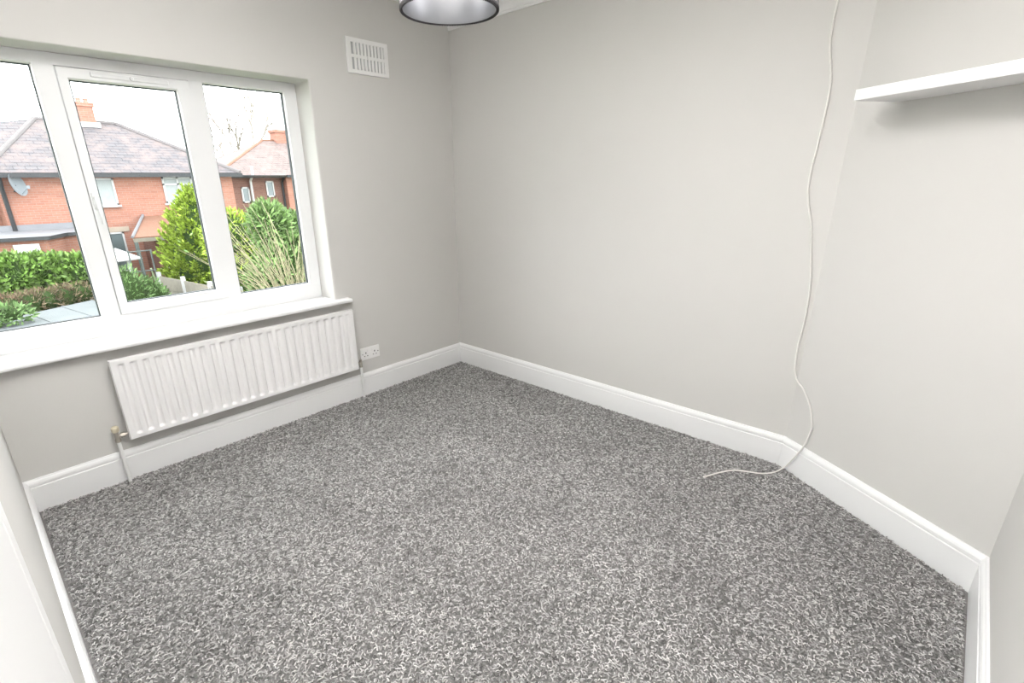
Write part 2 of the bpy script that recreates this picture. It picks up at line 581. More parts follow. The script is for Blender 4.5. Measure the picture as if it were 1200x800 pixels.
# ------------------------------------------------------------------ door in the left wall (closed, white)
dr = thing('door_1', (-W, (DY0 + DY1) / 2, 0), kind='structure')
dr['label'] = 'white painted door and architrave in the left wall'
fx = -W + 0.02
def arch(y0, y1, z0, z1):
    return MB().box(-W, fx, y0, y1, z0, z1, 0.004)
obj('architrave', arch(DY1, DY1 + 0.07, 0, DZ + 0.07), 'trim', dr)
obj('architrave', arch(DY0 - 0.07, DY0, 0, DZ + 0.07), 'trim', dr)
obj('architrave', arch(DY0, DY1, DZ, DZ + 0.07), 'trim', dr)
leaf = MB().box(-W - 0.03, -W + 0.0195, DY0 + 0.001, DY1 - 0.001, 0.012, DZ - 0.002, 0.0005)
lf = obj('door_leaf', leaf, 'trim', dr)
hb = MB()
hb.lathe((-W + 0.0195, DY0 + 0.07, 1.0), [(0.0, 0.0), (0.025, 0.0), (0.025, 0.006), (0.009, 0.008), (0.009, 0.03), (0.0, 0.03)], 20, 'x')
hb.tube([(-W + 0.044, DY0 + 0.07, 1.0), (-W + 0.044, DY0 + 0.17, 1.0)], 0.008, 10)
obj('door_handle', hb, 'metal', lf, True)

# ------------------------------------------------------------------ window
wn_ = thing('window_1', ((XL + XR) / 2, DW, ZS), kind='structure')
wn_['label'] = 'white three-light window with centre casement'
Y0, Y1 = DW, DW + 0.05     # room face and outer face of frame
gz0, gz1 = 0.821, 1.946
R0x, R1x = -1.614, -1.172   # right pane opening
C0x, C1x = -2.219, -1.682   # casement
L0x, L1x = -2.705, -2.293   # left pane opening
SILL = 0.726
fr = MB()
fr.box(XL, XR, Y0, Y1, SILL - 0.02, gz0, 0.003)
fr.box(XL, XR, Y0, Y1, gz1, ZT, 0.003)
fr.box(XL, L0x, Y0 + 0.0006, Y1, gz0 - 0.003, gz1 + 0.003)
fr.box(R1x, XR, Y0 + 0.0006, Y1, gz0 - 0.003, gz1 + 0.003)
wfr = obj('frame', fr, 'upvc', wn_)
obj('mullion', MB().box(L1x, C0x, Y0 + 0.0006, Y1, gz0 - 0.003, gz1 + 0.003), 'upvc', wn_)
obj('mullion', MB().box(C1x, R0x, Y0 + 0.0006, Y1, gz0 - 0.003, gz1 + 0.003), 'upvc', wn_)
def bead_ring(x0, x1, z0, z1, w, ya, yb, dp=0.012):
    """sloping glazing bead: front ring at ya (outer) to inner ring at yb"""
    mb = MB()
    o = [(x0, z0), (x1, z0), (x1, z1), (x0, z1)]
    i = [(x0 + w, z0 + w), (x1 - w, z0 + w), (x1 - w, z1 - w), (x0 + w, z1 - w)]
    vs = [(x, ya, z) for x, z in o] + [(x, yb, z) for x, z in i] + [(x, yb + dp, z) for x, z in i] + [(x, yb + dp, z) for x, z in o]
    fs = []
    for k in range(4):
        j = (k + 1) % 4
        for a in (0, 4, 8):
            fs.append((a + k, a + j, a + 4 + j, a + 4 + k))
        fs.append((12 + k, 12 + j, j, k))
    return mb._add(vs, fs)
def glazing(parent, x0, x1, z0, z1, yf):
    obj('glazing_bead', bead_ring(x0 - 0.0005, x1 + 0.0005, z0 - 0.0005, z1 + 0.0005, 0.005, yf + 0.002, yf + 0.016), 'upvc', parent)
    obj('gasket', bead_ring(x0 + 0.004, x1 - 0.004, z0 + 0.004, z1 - 0.004, 0.0045, yf + 0.0165, yf + 0.019, 0.020), 'gasket', parent)
    obj('pane', MB().box(x0, x1, yf + 0.036, yf + 0.040, z0, z1), 'glass', parent)
glazing(wn_, L0x, L1x, gz0, gz1, Y0)
glazing(wn_, R0x, R1x, gz0, gz1, Y0)
# opening casement, proud of the frame, with shadow gap
cas = MB()
G0x, G1x, G0z, G1z = -2.181, -1.740, 0.871, 1.898
ya, yb = Y0 - 0.012, Y0 + 0.042
g = 0.003
cx0, cx1, cz0, cz1 = C0x + g, C1x - g, gz0 + g - 0.004, gz1 - g
cas.box(cx0, cx1, ya, yb, cz0, G0z, 0.004)
cas.box(cx0, cx1, ya, yb, G1z, cz1, 0.004)
cas.box(cx0, G0x, ya + 0.0005, yb, G0z - 0.004, G1z + 0.004)
cas.box(G1x, cx1, ya + 0.0005, yb, G0z - 0.004, G1z + 0.004)
cso = obj('casement', cas, 'upvc', wn_)
glazing(cso, G0x, G1x, G0z, G1z, ya)
# trickle vent on the top rail
tv = MB()
tv.box(-2.095, -1.778, ya - 0.007, ya, 1.912, 1.932, 0.003)
tvo = obj('trickle_vent', tv, 'upvc', cso)
# ridge lines and slider
ex = MB()
ex.box(-2.085, -1.955, ya - 0.009, ya - 0.007, 1.914, 1.917)
ex.box(-1.915, -1.788, ya - 0.009, ya - 0.007, 1.914, 1.917)
ex.box(-2.085, -1.955, ya - 0.009, ya - 0.007, 1.927, 1.930)
ex.box(-1.915, -1.788, ya - 0.009, ya - 0.007, 1.927, 1.930)
ex.lathe((-1.935, ya - 0.011, 1.922), [(0.0, 0.0), (0.007, 0.0), (0.009, 0.004), (0.009, 0.006)], 14, 'y')
tvd = obj('vent_ridges', ex, 'upvc', wn_)
# handle on the left stile
hx = -2.200
hm = MB()
hm.box(hx - 0.011, hx + 0.011, ya - 0.012, ya, 1.335, 1.415, 0.005)
hm.tube([(hx, ya - 0.012, 1.39), (hx, ya - 0.032, 1.39), (hx + 0.003, ya - 0.036, 1.375), (hx + 0.004, ya - 0.036, 1.31), (hx + 0.004, ya - 0.034, 1.272)], [0.009, 0.009, 0.0095, 0.008, 0.0075], 10)
hm.lathe((hx, ya - 0.018, 1.345), [(0.0, 0.0), (0.006, 0.0), (0.007, 0.006)], 12, 'y')
obj('handle', hm, 'upvc', cso, True)
# sill board with rounded nose
sl = MB()
XS0, XS1 = -W, -1.008
sec = [(DW, 0.7005), (-0.05, 0.7005), (-0.058, 0.703), (-0.062, 0.709), (-0.062, 0.717), (-0.058, 0.7235), (-0.050, SILL), (DW, SILL)]
# inside reveal and the horned front
vsl = [(XL + 0.0005, y, z) for y, z in sec] + [(XR - 0.0005, y, z) for y, z in sec]
ns = len(sec)
sl._add(vsl, [(k, (k + 1) % ns, (k + 1) % ns + ns, k + ns) for k in range(ns)] + [tuple(range(ns - 1, -1, -1)), tuple(range(ns, 2 * ns))])
sec2 = [(max(-0.07, min(y, -0.0003)), z) for y, z in sec]
for xa, xb in ((XR - 0.001, XS1), (XS0 + 0.001, XL + 0.001)):
    vsl = [(xa, y, z) for y, z in sec2] + [(xb, y, z) for y, z in sec2]
    sl._add(vsl, [(k, (k + 1) % ns, (k + 1) % ns + ns, k + ns) for k in range(ns)] + [tuple(range(ns - 1, -1, -1)), tuple(range(ns, 2 * ns))])
obj('sill', sl, 'trim', wn_)

# ------------------------------------------------------------------ radiator
rx0, rx1, rz0, rz1 = -2.357, -1.026, 0.238, 0.660
ryf, ryb = -0.082, -0.048
rad = thing('radiator', ((rx0 + rx1) / 2, -0.06, 0.0), 'white fluted panel radiator mounted under the window sill', 'radiator')
NF = 25
pitch = (rx1 - rx0 - 0.036) / NF
cols = [rx0, rx0 + 0.004, rx0 + 0.016]
for k in range(NF):
    for j in range(10):
        cols.append(rx0 + 0.018 + (k + j / 10) * pitch)
cols += [rx1 - 0.018, rx1 - 0.004, rx1]
rows = [rz0, rz0 + 0.004, rz0 + 0.018, rz0 + 0.024, rz0 + 0.029, rz0 + 0.034, rz0 + 0.040, rz0 + 0.048]
rows += [rz0 + 0.048 + (rz1 - rz0 - 0.096) * t / 6 for t in range(1, 6)]
rows += [rz1 - 0.048, rz1 - 0.040, rz1 - 0.034, rz1 - 0.029, rz1 - 0.024, rz1 - 0.018, rz1 - 0.004, rz1]
def sstep(a, b2, t):
    t = max(0.0, min(1.0, (t - a) / (b2 - a)))
    return t * t * (3 - 2 * t)
vsr = []
for z in rows:
    for x in cols:
        u = (x - rx0 - 0.018) / pitch
        d = 0.0
        if 0 <= u <= NF:
            fu = u - math.floor(u)
            a = 1 - sstep(0.12, 0.33, abs(fu - 0.5))
            ez = min(z - rz0, rz1 - z)
            d = a * sstep(0.022, 0.036, ez)
        y = ryf + 0.013 * d
        ed = min(x - rx0, rx1 - x, z - rz0, rz1 - z)
        if ed < 0.003:
            y = ryf + 0.0148
        vsr.append((x, y, z))
nc, nr = len(cols), len(rows)
fsr = [(r * nc + c, r * nc + c + 1, (r + 1) * nc + c + 1, (r + 1) * nc + c) for r in range(nr - 1) for c in range(nc - 1)]
pm = MB()
pm._add(vsr, fsr)
pm.box(rx0, rx1, ryf + 0.0145, ryf + 0.020, rz0, rz1)
po = obj('front_panel', pm, 'rad', rad, True)
bk = MB()
bk.box(rx0 + 0.003, rx1 - 0.003, ryf + 0.020, ryb + 0.006, rz0 + 0.004, rz1 - 0.004, 0.006)
obj('back_panel', bk, 'rad', rad)
for x in (rx0 + 0.18, rx1 - 0.18):
    obj('bracket', MB().box(x - 0.015, x + 0.015, ryb + 0.006, -0.0008, rz0 + 0.05, rz1 - 0.05), 'rad', rad)
def valve(x, sgn, capped):
    vy, vz = -0.050, 0.272
    vb = MB()
    vb.tube([(x, vy, vz - 0.035), (x, vy, vz + 0.02)], [0.011, 0.010], 14)
    vb.lathe((x, vy, vz - 0.034), [(0.0, 0.0), (0.013, 0.0), (0.013, 0.016), (0.0, 0.016)], 6)
    vb.tube([(x, vy, vz - 0.004), (x + sgn * 0.045, vy, vz - 0.004)], 0.008, 12)
    vb.lathe((x + sgn * 0.024, vy, vz - 0.004), [(0.0, -0.009), (0.0135, -0.009), (0.0135, 0.009), (0.0, 0.009)], 6, 'x')
    v = obj('valve', vb, 'brass', rad, False, 'tarnished metal valve')
    if capped:
        cp = MB().lathe((x, vy, vz + 0.02), [(0.0, 0.0), (0.013, 0.0), (0.0165, 0.006), (0.0165, 0.024), (0.012, 0.03), (0.0, 0.031)], 18)
        obj('valve_cap', cp, 'cream', v, True, 'cream plastic valve cap')
    obj('pipe', MB().tube([(x, vy, 0.0), (x, vy, vz - 0.03)], 0.0085, 14), 'pipe', rad, True)
valve(-2.402, 1, True)
valve(-0.992, -1, False)

# ------------------------------------------------------------------ double socket
sx0, sx1, sz0, sz1 = -0.962, -0.806, 0.262, 0.350
so = thing('wall_socket', ((sx0 + sx1) / 2, 0.0, sz0), 'white double wall socket beside the radiator above the skirting', 'socket')
obj('faceplate', MB().box(sx0, sx1, -0.012, 0.0, sz0, sz1, 0.003), 'plastic', so)
for cxs in (sx0 + 0.042, sx1 - 0.042):
    h = MB()
    h.box(cxs - 0.004, cxs + 0.004, -0.0125, -0.0115, sz0 + 0.045, sz0 + 0.056)
    h.box(cxs - 0.016, cxs - 0.008, -0.0125, -0.0115, sz0 + 0.025, sz0 + 0.031)
    h.box(cxs + 0.008, cxs + 0.016, -0.0125, -0.0115, sz0 + 0.025, sz0 + 0.031)
    obj('pin_slots', h, 'slot', so)
for cxs in (sx0 + 0.060, sx1 - 0.060):
    obj('rocker_switch', MB().box(cxs - 0.006, cxs + 0.006, -0.0155, -0.011, sz0 + 0.056, sz0 + 0.074, 0.002), 'plastic', so)
for cxs in (sx0 + 0.015, sx1 - 0.015):
    obj('screw', MB().lathe((cxs, -0.0135, (sz0 + sz1) / 2), [(0.0, 0.0), (0.004, 0.0), (0.0045, 0.002)], 12, 'y'), 'metal', so)

# ------------------------------------------------------------------ air vent
vx0, vx1, vz0, vz1 = -0.838, -0.541, 2.064, 2.253
ve = thing('air_vent', ((vx0 + vx1) / 2, 0.0, vz0), 'white slotted air vent high on the window wall', 'air vent')
obj('backing', MB().box(vx0 + 0.02, vx1 - 0.02, -0.003, 0.0, vz0 + 0.015, vz1 - 0.015), 'ventback', ve)
fm = MB()
ix0, ix1, iz0, iz1 = vx0 + 0.032, vx1 - 0.030, vz0 + 0.022, vz1 - 0.024
fm.box(vx0, vx1, -0.010, 0.0, vz0, iz0, 0.002)
fm.box(vx0, vx1, -0.010, 0.0, iz1, vz1, 0.002)
fm.box(vx0, ix0, -0.0098, 0.0, iz0 - 0.003, iz1 + 0.003)
fm.box(ix1, vx1, -0.0098, 0.0, iz0 - 0.003, iz1 + 0.003)
zm = (iz0 + iz1) / 2
fm.box(ix0, ix1, -0.0098, -0.001, zm - 0.008, zm + 0.008)
fm.lathe(((ix0 + ix1) / 2, -0.014, zm), [(0.0, 0.0), (0.007, 0.0), (0.009, 0.005)], 14, 'y')
obj('frame', fm, 'plastic', ve)
pv = (ix1 - ix0) / 9.55
barme = None
for r, (za, zb) in enumerate(((iz0, zm - 0.008), (zm + 0.008, iz1))):
    for k in range(9):
        xc = ix0 + (k + 0.78) * pv + pv * 0.245
        obj('slat', MB().box(xc - pv * 0.31, xc + pv * 0.31, -0.0095, -0.001, za, zb), 'plastic', ve)

# ------------------------------------------------------------------ pendant lamp
px, py, pz = -1.445, -1.558, 1.957
PR, PH = 0.154, 0.21
pl = thing('pendant_lamp', (px, py, HC), 'charcoal pleated drum pendant lamp with silver lining', 'lamp')
sh = MB()
NPL = 150
for k in range(NPL):
    t0, t1 = 2 * math.pi * k / NPL, 2 * math.pi * (k + 0.93) / NPL
    tm = (t0 + t1) / 2
    rr = PR - 0.001
    pts = [(rr, t0), (PR + 0.0035, tm), (rr, t1)]
    vs_ = [(px + r * math.cos(t), py + r * math.sin(t), pz + h) for h in (0.004, PH - 0.004) for r, t in pts]
    vs_ += [(px + (PR - 0.003) * math.cos(t), py + (PR - 0.003) * math.sin(t), pz + h) for h in (0.004, PH - 0.004) for t in (t0, t1)]
    sh._add(vs_, [(0, 1, 4, 3), (1, 2, 5, 4), (0, 6, 7, 2, 1), (3, 4, 5, 9, 8), (0, 3, 8, 6), (2, 7, 9, 5), (6, 8, 9, 7)])
obj('shade', sh, 'shade', pl)
ln = MB().lathe((px, py, pz), [(PR - 0.0035, 0.0), (PR - 0.0035, PH), (PR - 0.005, PH), (PR - 0.005, 0.0), (PR - 0.0035, 0.0)], 96)
obj('lining', ln, 'silver', pl, True, 'silver foil lining')
for zz, nm in ((pz + 0.002, 'rim_trim'), (pz + PH - 0.002, 'rim_trim')):
    rm = MB()
    for k in range(110):
        t = 2 * math.pi * k / 110
        c0 = Vector((px + PR * math.cos(t), py + PR * math.sin(t), zz - 0.0035))
        t2 = t + 2 * math.pi / 110 * 1.35
        c1 = Vector((px + PR * math.cos(t2), py + PR * math.sin(t2), zz + 0.0035))
        rm.tube([c0, c1], 0.005, 6)
    obj(nm, rm, 'rope', pl, True)
sp = MB()
for k in range(3):
    t = 2 * math.pi * k / 3 + 0.4
    sp.tube([(px + 0.02 * math.cos(t), py + 0.02 * math.sin(t), pz + PH - 0.03), (px + (PR - 0.005) * math.cos(t), py + (PR - 0.005) * math.sin(t), pz + PH - 0.012)], 0.002, 6)
obj('spider', sp, 'metal', pl)
obj('lamp_holder', MB().lathe((px, py, pz + PH - 0.075), [(0.0, 0.0), (0.017, 0.0), (0.02, 0.02), (0.02, 0.045), (0.014, 0.07), (0.005, 0.08), (0.0, 0.08)], 20), 'plastic', pl, True)
obj('bulb', MB().lathe((px, py, pz + PH - 0.175), [(0.0, 0.0), (0.015, 0.003), (0.026, 0.018), (0.03, 0.036), (0.026, 0.056), (0.016, 0.08), (0.013, 0.1)], 20), 'bulb', pl, True)
obj('flex', MB().tube([(px, py, pz + PH), (px, py, HC - 0.02)], 0.0035, 8), 'plastic', pl, True)
obj('ceiling_rose', MB().lathe((px, py, HC - 0.03), [(0.0, 0.0), (0.012, 0.0), (0.038, 0.012), (0.04, 0.03), (0.0, 0.03)], 24), 'plastic', pl, True)

# ------------------------------------------------------------------ floating shelf on the angled wall
Bv = Vector((0, YB, 0))
wv = (Vector((CX, CY, 0)) - Bv).normalized()
nv = Vector((wv.y, -wv.x, 0))        # into the room
if nv.x > 0:
    nv = -nv
s0, s1, dep, zb, zt = 0.184, 0.885, 0.212, 1.705, 1.743
bm_ = MB().box(0, 1, 0, 1, 0, 1)
sv = MB()
tmp = MB().box(s0, s1, 0.0, dep, zb, zt, 0.0015)
sv._add([tuple(Bv + wv * x + nv * y + Vector((0, 0, z))) for x, y, z in tmp.v], tmp.f)
sho = obj('floating_shelf', sv, 'shelf')
tag(sho, 'thick white floating shelf on the angled wall', 'shelf')

# ------------------------------------------------------------------ loose cable
ab = [(-0.006, -2.325, 2.44), (-0.006, -2.332, 2.30), (-0.006, -2.332, 2.18), (-0.006, -2.330, 2.115), (-0.006, -2.328, 1.979), (-0.006, -2.352, 1.86), (-0.006, -2.362, 1.775), (-0.006, -2.357, 1.589), (-0.006, -2.349, 1.439), (-0.006, -2.36, 1.337), (-0.006, -2.392, 1.229), (-0.006, -2.414, 1.10), (-0.006, -2.438, 0.934), (-0.006, -2.442, 0.759), (-0.006, -2.436, 0.666), (-0.007, -2.442, 0.547), (-0.009, -2.455, 0.50)]
bc = [(-0.016, -2.470, 0.478), (-0.035, -2.504, 0.45), (-0.062, -2.548, 0.385), (-0.080, -2.575, 0.303), (-0.083, -2.576, 0.26), (-0.090, -2.568, 0.205), (-0.092, -2.554, 0.156), (-0.079, -2.530, 0.098), (-0.068, -2.510, 0.05), (-0.078, -2.492, 0.022)]
flr = [(-0.12, -2.476, 0.016), (-0.159, -2.456, 0.016), (-0.196, -2.42, 0.016), (-0.215, -2.381, 0.016), (-0.248, -2.317, 0.016), (-0.317, -2.268, 0.016), (-0.408, -2.225, 0.016)]
def smooth_path(P, n=5):
    P = [Vector(q) for q in P]
    out = []
    for i in range(len(P) - 1):
        p0, p1, p2, p3 = P[max(i - 1, 0)], P[i], P[i + 1], P[min(i + 2, len(P) - 1)]
        for k in range(n):
            t = k / n
            out.append(0.5 * ((2 * p1) + (p2 - p0) * t + (2 * p0 - 5 * p1 + 4 * p2 - p3) * t * t + (3 * p1 - p0 - 3 * p2 + p3) * t ** 3))
    out.append(P[-1])
    return out
ct = thing('aerial_cable', flr[-1], 'loose white cable hanging down the wall and onto the carpet', 'cable')
obj('cord', MB().tube(smooth_path(ab + bc + flr), 0.0038, 8), 'cable', ct, True)
q1 = Vector(flr[-1])
dd = (q1 - Vector(flr[-2])).normalized()
cn = MB().tube([q1 - dd * 0.002, q1 + dd * 0.010, q1 + dd * 0.0101, q1 + dd * 0.016], [0.0065, 0.0065, 0.003, 0.003], 10)
obj('plug', cn, 'cable', ct, True)

# ------------------------------------------------------------------ outside: ground
GZ = -3.4
gm = MB()
gm.box(-60, 80, 0.6, 110, GZ - 0.3, GZ)
gr = struct('ground', gm, 'grass', label='garden ground outside the window')

# ------------------------------------------------------------------ foliage builders
def leaves_mesh(name, C, D, size, m, parent, aspect=0.45, fold=0.25):
    """C (n,3) leaf bases, D (n,3) directions; each leaf a folded diamond of two triangles"""
    n = len(C)
    D = D / np.linalg.norm(D, axis=1)[:, None]
    s = size * rng.uniform(0.6, 1.3, n)[:, None]
    rv = rng.normal(size=(n, 3))
    A = np.cross(D, rv)
    A /= np.linalg.norm(A, axis=1)[:, None]
    N = np.cross(D, A)
    p0, p3 = C, C + D * s
    mid = C + D * s * 0.45 + N * s * fold * 0.4
    p1, p2 = mid + A * s * aspect / 2 - N * s * fold * 0.4, mid - A * s * aspect / 2 - N * s * fold * 0.4
    off = np.array(BASES.get(parent.name, (0, 0, 0))) if parent else np.zeros(3)
    V = np.stack([p0, p1, p3, p2], 1).reshape(-1, 3) - off
    Q = np.arange(n)[:, None] * 4
    T = np.concatenate([Q + np.array([[0, 1, 2]]), Q + np.array([[0, 2, 3]])], 0).astype(np.int32)
    me = bpy.data.meshes.new(name)
    me.vertices.add(len(V))
    me.vertices.foreach_set('co', V.reshape(-1).astype(np.float32))
    me.loops.add(len(T) * 3)
    me.loops.foreach_set('vertex_index', T.reshape(-1))
    me.polygons.add(len(T))
    me.polygons.foreach_set('loop_start', np.arange(0, len(T) * 3, 3, dtype=np.int32))
    me.update(calc_edges=True)
    me.materials.append(MT[m])
    o = bpy.data.objects.new(name, me)
    COL.objects.link(o)
    if parent:
        o.parent = parent
    return o
def blob(c, r, n=12, jit=0.12):
    mb = MB()
    pr = []
    for i in range(n + 1):
        t = math.pi * i / n
        pr.append((math.sin(t), -math.cos(t)))
    vs, fs = [], []
    K = 16
    for a, h in pr:
        for k in range(K):
            t = 2 * math.pi * k / K
            j = 1 + random.uniform(-jit, jit)
            vs.append((c[0] + r[0] * a * math.cos(t) * j, c[1] + r[1] * a * math.sin(t) * j, c[2] + r[2] * h * j))
    for i in range(n):
        for k in range(K):
            a0, a1 = i * K + k, i * K + (k + 1) % K
            fs.append((a0, a1, a1 + K, a0 + K))
    return mb._add(vs, fs)
def shell_pts(c, r, n, lo=0.85, hi=1.05, zmin=-0.9):
    D = rng.normal(size=(int(n * 1.6), 3))
    D /= np.linalg.norm(D, axis=1)[:, None]
    D = D[D[:, 2] > zmin][:n]
    k = rng.uniform(lo, hi, (len(D), 1))
    return np.array(c) + D * np.array(r) * k, D
def shrub(name, clumps, n, size, m, label, cat, foot, aspect=0.45, stems=True, group=None, core=0.82, up=0.35):
    t = thing(name, foot, label, cat, group)
    CC, DD = [], []
    cm = MB()
    for (c, r) in clumps:
        C_, D_ = shell_pts(c, r, n)
        CC.append(C_)
        DD.append(D_ + rng.normal(size=D_.shape) * 0.55 + np.array([0, 0, up]))
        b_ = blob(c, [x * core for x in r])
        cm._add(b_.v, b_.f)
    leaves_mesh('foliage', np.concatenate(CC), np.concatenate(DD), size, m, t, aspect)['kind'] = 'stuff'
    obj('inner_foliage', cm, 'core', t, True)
    if stems:
        sm = MB()
        for (c, r) in clumps:
            sm.tube([(foot[0] + (c[0] - foot[0]) * 0.5, foot[1] + (c[1] - foot[1]) * 0.5, GZ), (c[0], c[1], c[2])], [0.05, 0.03], 7)
        obj('stem', sm, 'bark', t, True)
    return t

# ------------------------------------------------------------------ house across the gardens
def uwin(parent, x0, x1, z0, z1, y, fw=0.06, mull=(), trans=None, pane='wpane', sill=True):
    w = MB()
    w.box(x0, x1, y - 0.05, y, z0, z0 + fw)
    w.box(x0, x1, y - 0.05, y, z1 - fw, z1)
    w.box(x0, x0 + fw, y - 0.05, y, z0, z1)
    w.box(x1 - fw, x1, y - 0.05, y, z0, z1)
    for q in mull:
        w.box(q - fw / 2, q + fw / 2, y - 0.05, y, z0, z1)
    if trans:
        w.box(x0, x1, y - 0.05, y, trans - fw / 2, trans + fw / 2)
    if sill:
        w.box(x0 - 0.06, x1 + 0.06, y - 0.12, y, z0 - 0.07, z0)
    f_ = obj('window', w, 'white', parent)
    obj('window_pane', MB().box(x0 + fw * 0.5, x1 - fw * 0.5, y - 0.02, y - 0.005, z0 + fw * 0.5, z1 - fw * 0.5), pane, f_)
    return f_

HY = 20.0
h1 = thing('brick_house', (2.3, HY, GZ), 'orange brick house with grey slate hipped roof and brown tiled porch', 'house')
hx0, hx1, ez = -1.25, 6.0, 1.90
obj('wall', MB().box(hx0, hx1, HY, 27, GZ, ez - 0.02), 'brick', h1)
obj('side_wing', MB().box(-7.5, hx0, 22.0, 27.0, GZ, ez - 0.02), 'brick', h1)
A1, A2 = (0.63, 23.5, 3.85), (3.15, 23.5, 3.83)
e0, e1, e2, e3 = (-1.5, 19.68, ez), (6.25, 19.68, ez), (6.25, 27.3, ez), (-1.5, 27.3, ez)
rf = MB()
rf.slab([e0, e1, A2, A1], 0.06)
rf.slab([e1, e2, A2], 0.06)
rf.slab([e2, e3, A1, A2], 0.06)
rf.slab([e0, A1, (-7.6, 24.5, 2.55), (-7.6, 21.7, ez)], 0.06)
ro = obj('roof', rf, 'slate', h1)
rd = MB()
for a, b2 in ((A1, A2), (e0, A1), (e1, A2)):
    rd.tube([a, b2], 0.09, 8)
obj('ridge_tiles', rd, 'ridge', ro, True)
gt = MB()
gt.box(-1.55, 6.3, 19.57, 19.70, ez - 0.16, ez - 0.02)
gt.box(-1.45, 6.2, 19.70, 20.0, ez - 0.12, ez - 0.08)
obj('gutter', gt, 'gutter', h1)
obj('downpipe', MB().tube([(-1.13, 19.66, ez - 0.1), (-1.13, 19.9, ez - 0.5), (-1.13, 19.9, GZ)], 0.06, 8), 'gutter', h1, True)
ch = MB()
ch.box(1.98, 2.45, 23.1, 23.7, 3.3, 4.45)
ch.box(1.93, 2.50, 23.05, 23.75, 4.36, 4.50)
cho = obj('chimney', ch, 'brick', h1)
obj('flashing', MB().box(1.90, 2.56, 23.02, 23.5, 3.62, 3.80), 'white', cho)
for dx in (2.1, 2.33):
    obj('chimney_pot', MB().lathe((dx, 23.4, 4.5), [(0.09, 0.0), (0.08, 0.12), (0.1, 0.13), (0.1, 0.17), (0.07, 0.17)], 14), 'pot', cho, True)
uwin(h1, 1.02, 1.88, 0.80, 1.72, HY, pane='curtain')
uwin(h1, 3.42, 4.46, 0.80, 1.74, HY, mull=(3.94,), trans=1.48, pane='curtain')
uwin(h1, 1.1, 1.80, -1.6, -0.15, HY, pane='wpane')
obj('lintel', MB().box(1.15, 2.0, HY - 0.03, HY, -0.14, 0.03), 'stone', h1)
obj('wall_lamp', MB().box(0.98, 1.18, HY - 0.16, HY, -0.14, 0.02), 'gutter', h1)
# small flat-roofed extension on the left
exw = obj('extension_wall', MB().prism([(-1.9, 17.9), (-0.65, 17.6), (-0.10, 18.6), (0.95, 18.6), (0.95, HY), (-1.9, HY)], GZ, -0.06), 'brick', h1)
el = MB()
el.prism([(-2.0, 17.75), (-0.6, 17.42), (-0.02, 18.45), (1.05, 18.45), (1.05, HY), (-2.0, HY)], -0.06, 0.04)
obj('extension_gutter', el, 'gutter', exw)
el = MB()
el._add([(-1.95, 17.8, 0.045), (-0.6, 17.5, 0.045), (-0.02, 18.5, 0.045), (1.0, 18.5, 0.045), (1.0, HY, 0.10), (-1.95, HY, 0.10)], [(0, 1, 2, 3, 4, 5)])
el._add([(-1.95, HY - 0.08, 0.06), (1.0, HY - 0.08, 0.06), (1.0, HY - 0.08, 0.28), (-1.95, HY - 0.08, 0.28), (-1.95, HY, 0.06), (1.0, HY, 0.06), (1.0, HY, 0.28), (-1.95, HY, 0.28)], [(0, 1, 2, 3), (3, 2, 6, 7), (0, 4, 5, 1)])
obj('extension_roof', el, 'lead', exw)
ewn = MB().box(-1.45, -0.86, 17.60, 17.75, -0.72, -0.16)
ew = obj('extension_window', ewn, 'white', exw)
# satellite dish
sd = thing('satellite_dish', (-0.80, HY, 1.3), 'grey satellite dish fixed to the orange brick wall', 'satellite dish')
dm = MB()
dcx, dcy, dcz = -0.80, HY - 0.32, 1.52
ax = Vector((0.75, -0.62, 0.22)).normalized()
e1v = ax.cross(Vector((0, 0, 1))).normalized()
e2v = e1v.cross(ax)
vs_, fs_ = [], []
for sgn in (0, 1):
    for i in range(6):
        rr = 0.36 * i / 5
        for k in range(20):
            t = 2 * math.pi * k / 20
            q = Vector((dcx, dcy, dcz)) + e1v * (rr * 0.88 * math.cos(t)) + e2v * (rr * math.sin(t)) + ax * (0.09 * (i / 5) ** 2 - 0.012 * sgn)
            vs_.append(q[:])
for sgn in (0, 1):
    for i in range(5):
        for k in range(20):
            a0 = sgn * 120 + i * 20 + k
            a1 = sgn * 120 + i * 20 + (k + 1) % 20
            fs_.append((a0, a1, a1 + 20, a0 + 20))
dm._add(vs_, fs_)
obj('dish', dm, 'dishm', sd, True)
am = MB().tube([Vector((dcx, dcy, dcz)) - e2v * 0.33, Vector((dcx, dcy, dcz)) + ax * 0.36 - e2v * 0.12], 0.014, 8)
am.box(dcx + ax.x * 0.36 - 0.04, dcx + ax.x * 0.36 + 0.04, dcy + ax.y * 0.36 - 0.04, dcy + ax.y * 0.36 + 0.04, dcz - 0.12, dcz - 0.02)
obj('feed_arm', am, 'dishm', sd)
obj('mount', MB().tube([(dcx, dcy, dcz), (dcx - 0.05, dcy + 0.05, dcz - 0.2), (dcx - 0.05, HY, dcz - 0.2)], 0.02, 8), 'gutter', sd)

# lean-to porch roof with open frame, built onto the house
lr = MB().slab([(1.62, 17.9, -0.22), (3.6, 17.9, -0.22), (3.6, HY, 0.36), (2.55, HY, 0.36)], 0.06)
lt = obj('porch_roof', lr, 'btile', h1, False, 'brown tiled lean-to porch roof')
obj('verge', MB().tube([(1.60, 17.88, -0.20), (2.54, 19.98, 0.40)], 0.05, 6), 'lead', lt)
obj('beam', MB().box(1.62, 3.6, 17.88, 17.98, -0.38, -0.26), 'oldwood', lt)
obj('porch_wall', MB().box(2.35, 3.6, 18.4, HY - 0.01, GZ, -0.38), 'brick2', h1)
for x in (1.68, 3.5):
    obj('post', MB().box(x - 0.05, x + 0.05, 17.88, 17.98, GZ, -0.38), 'trellis', lt)
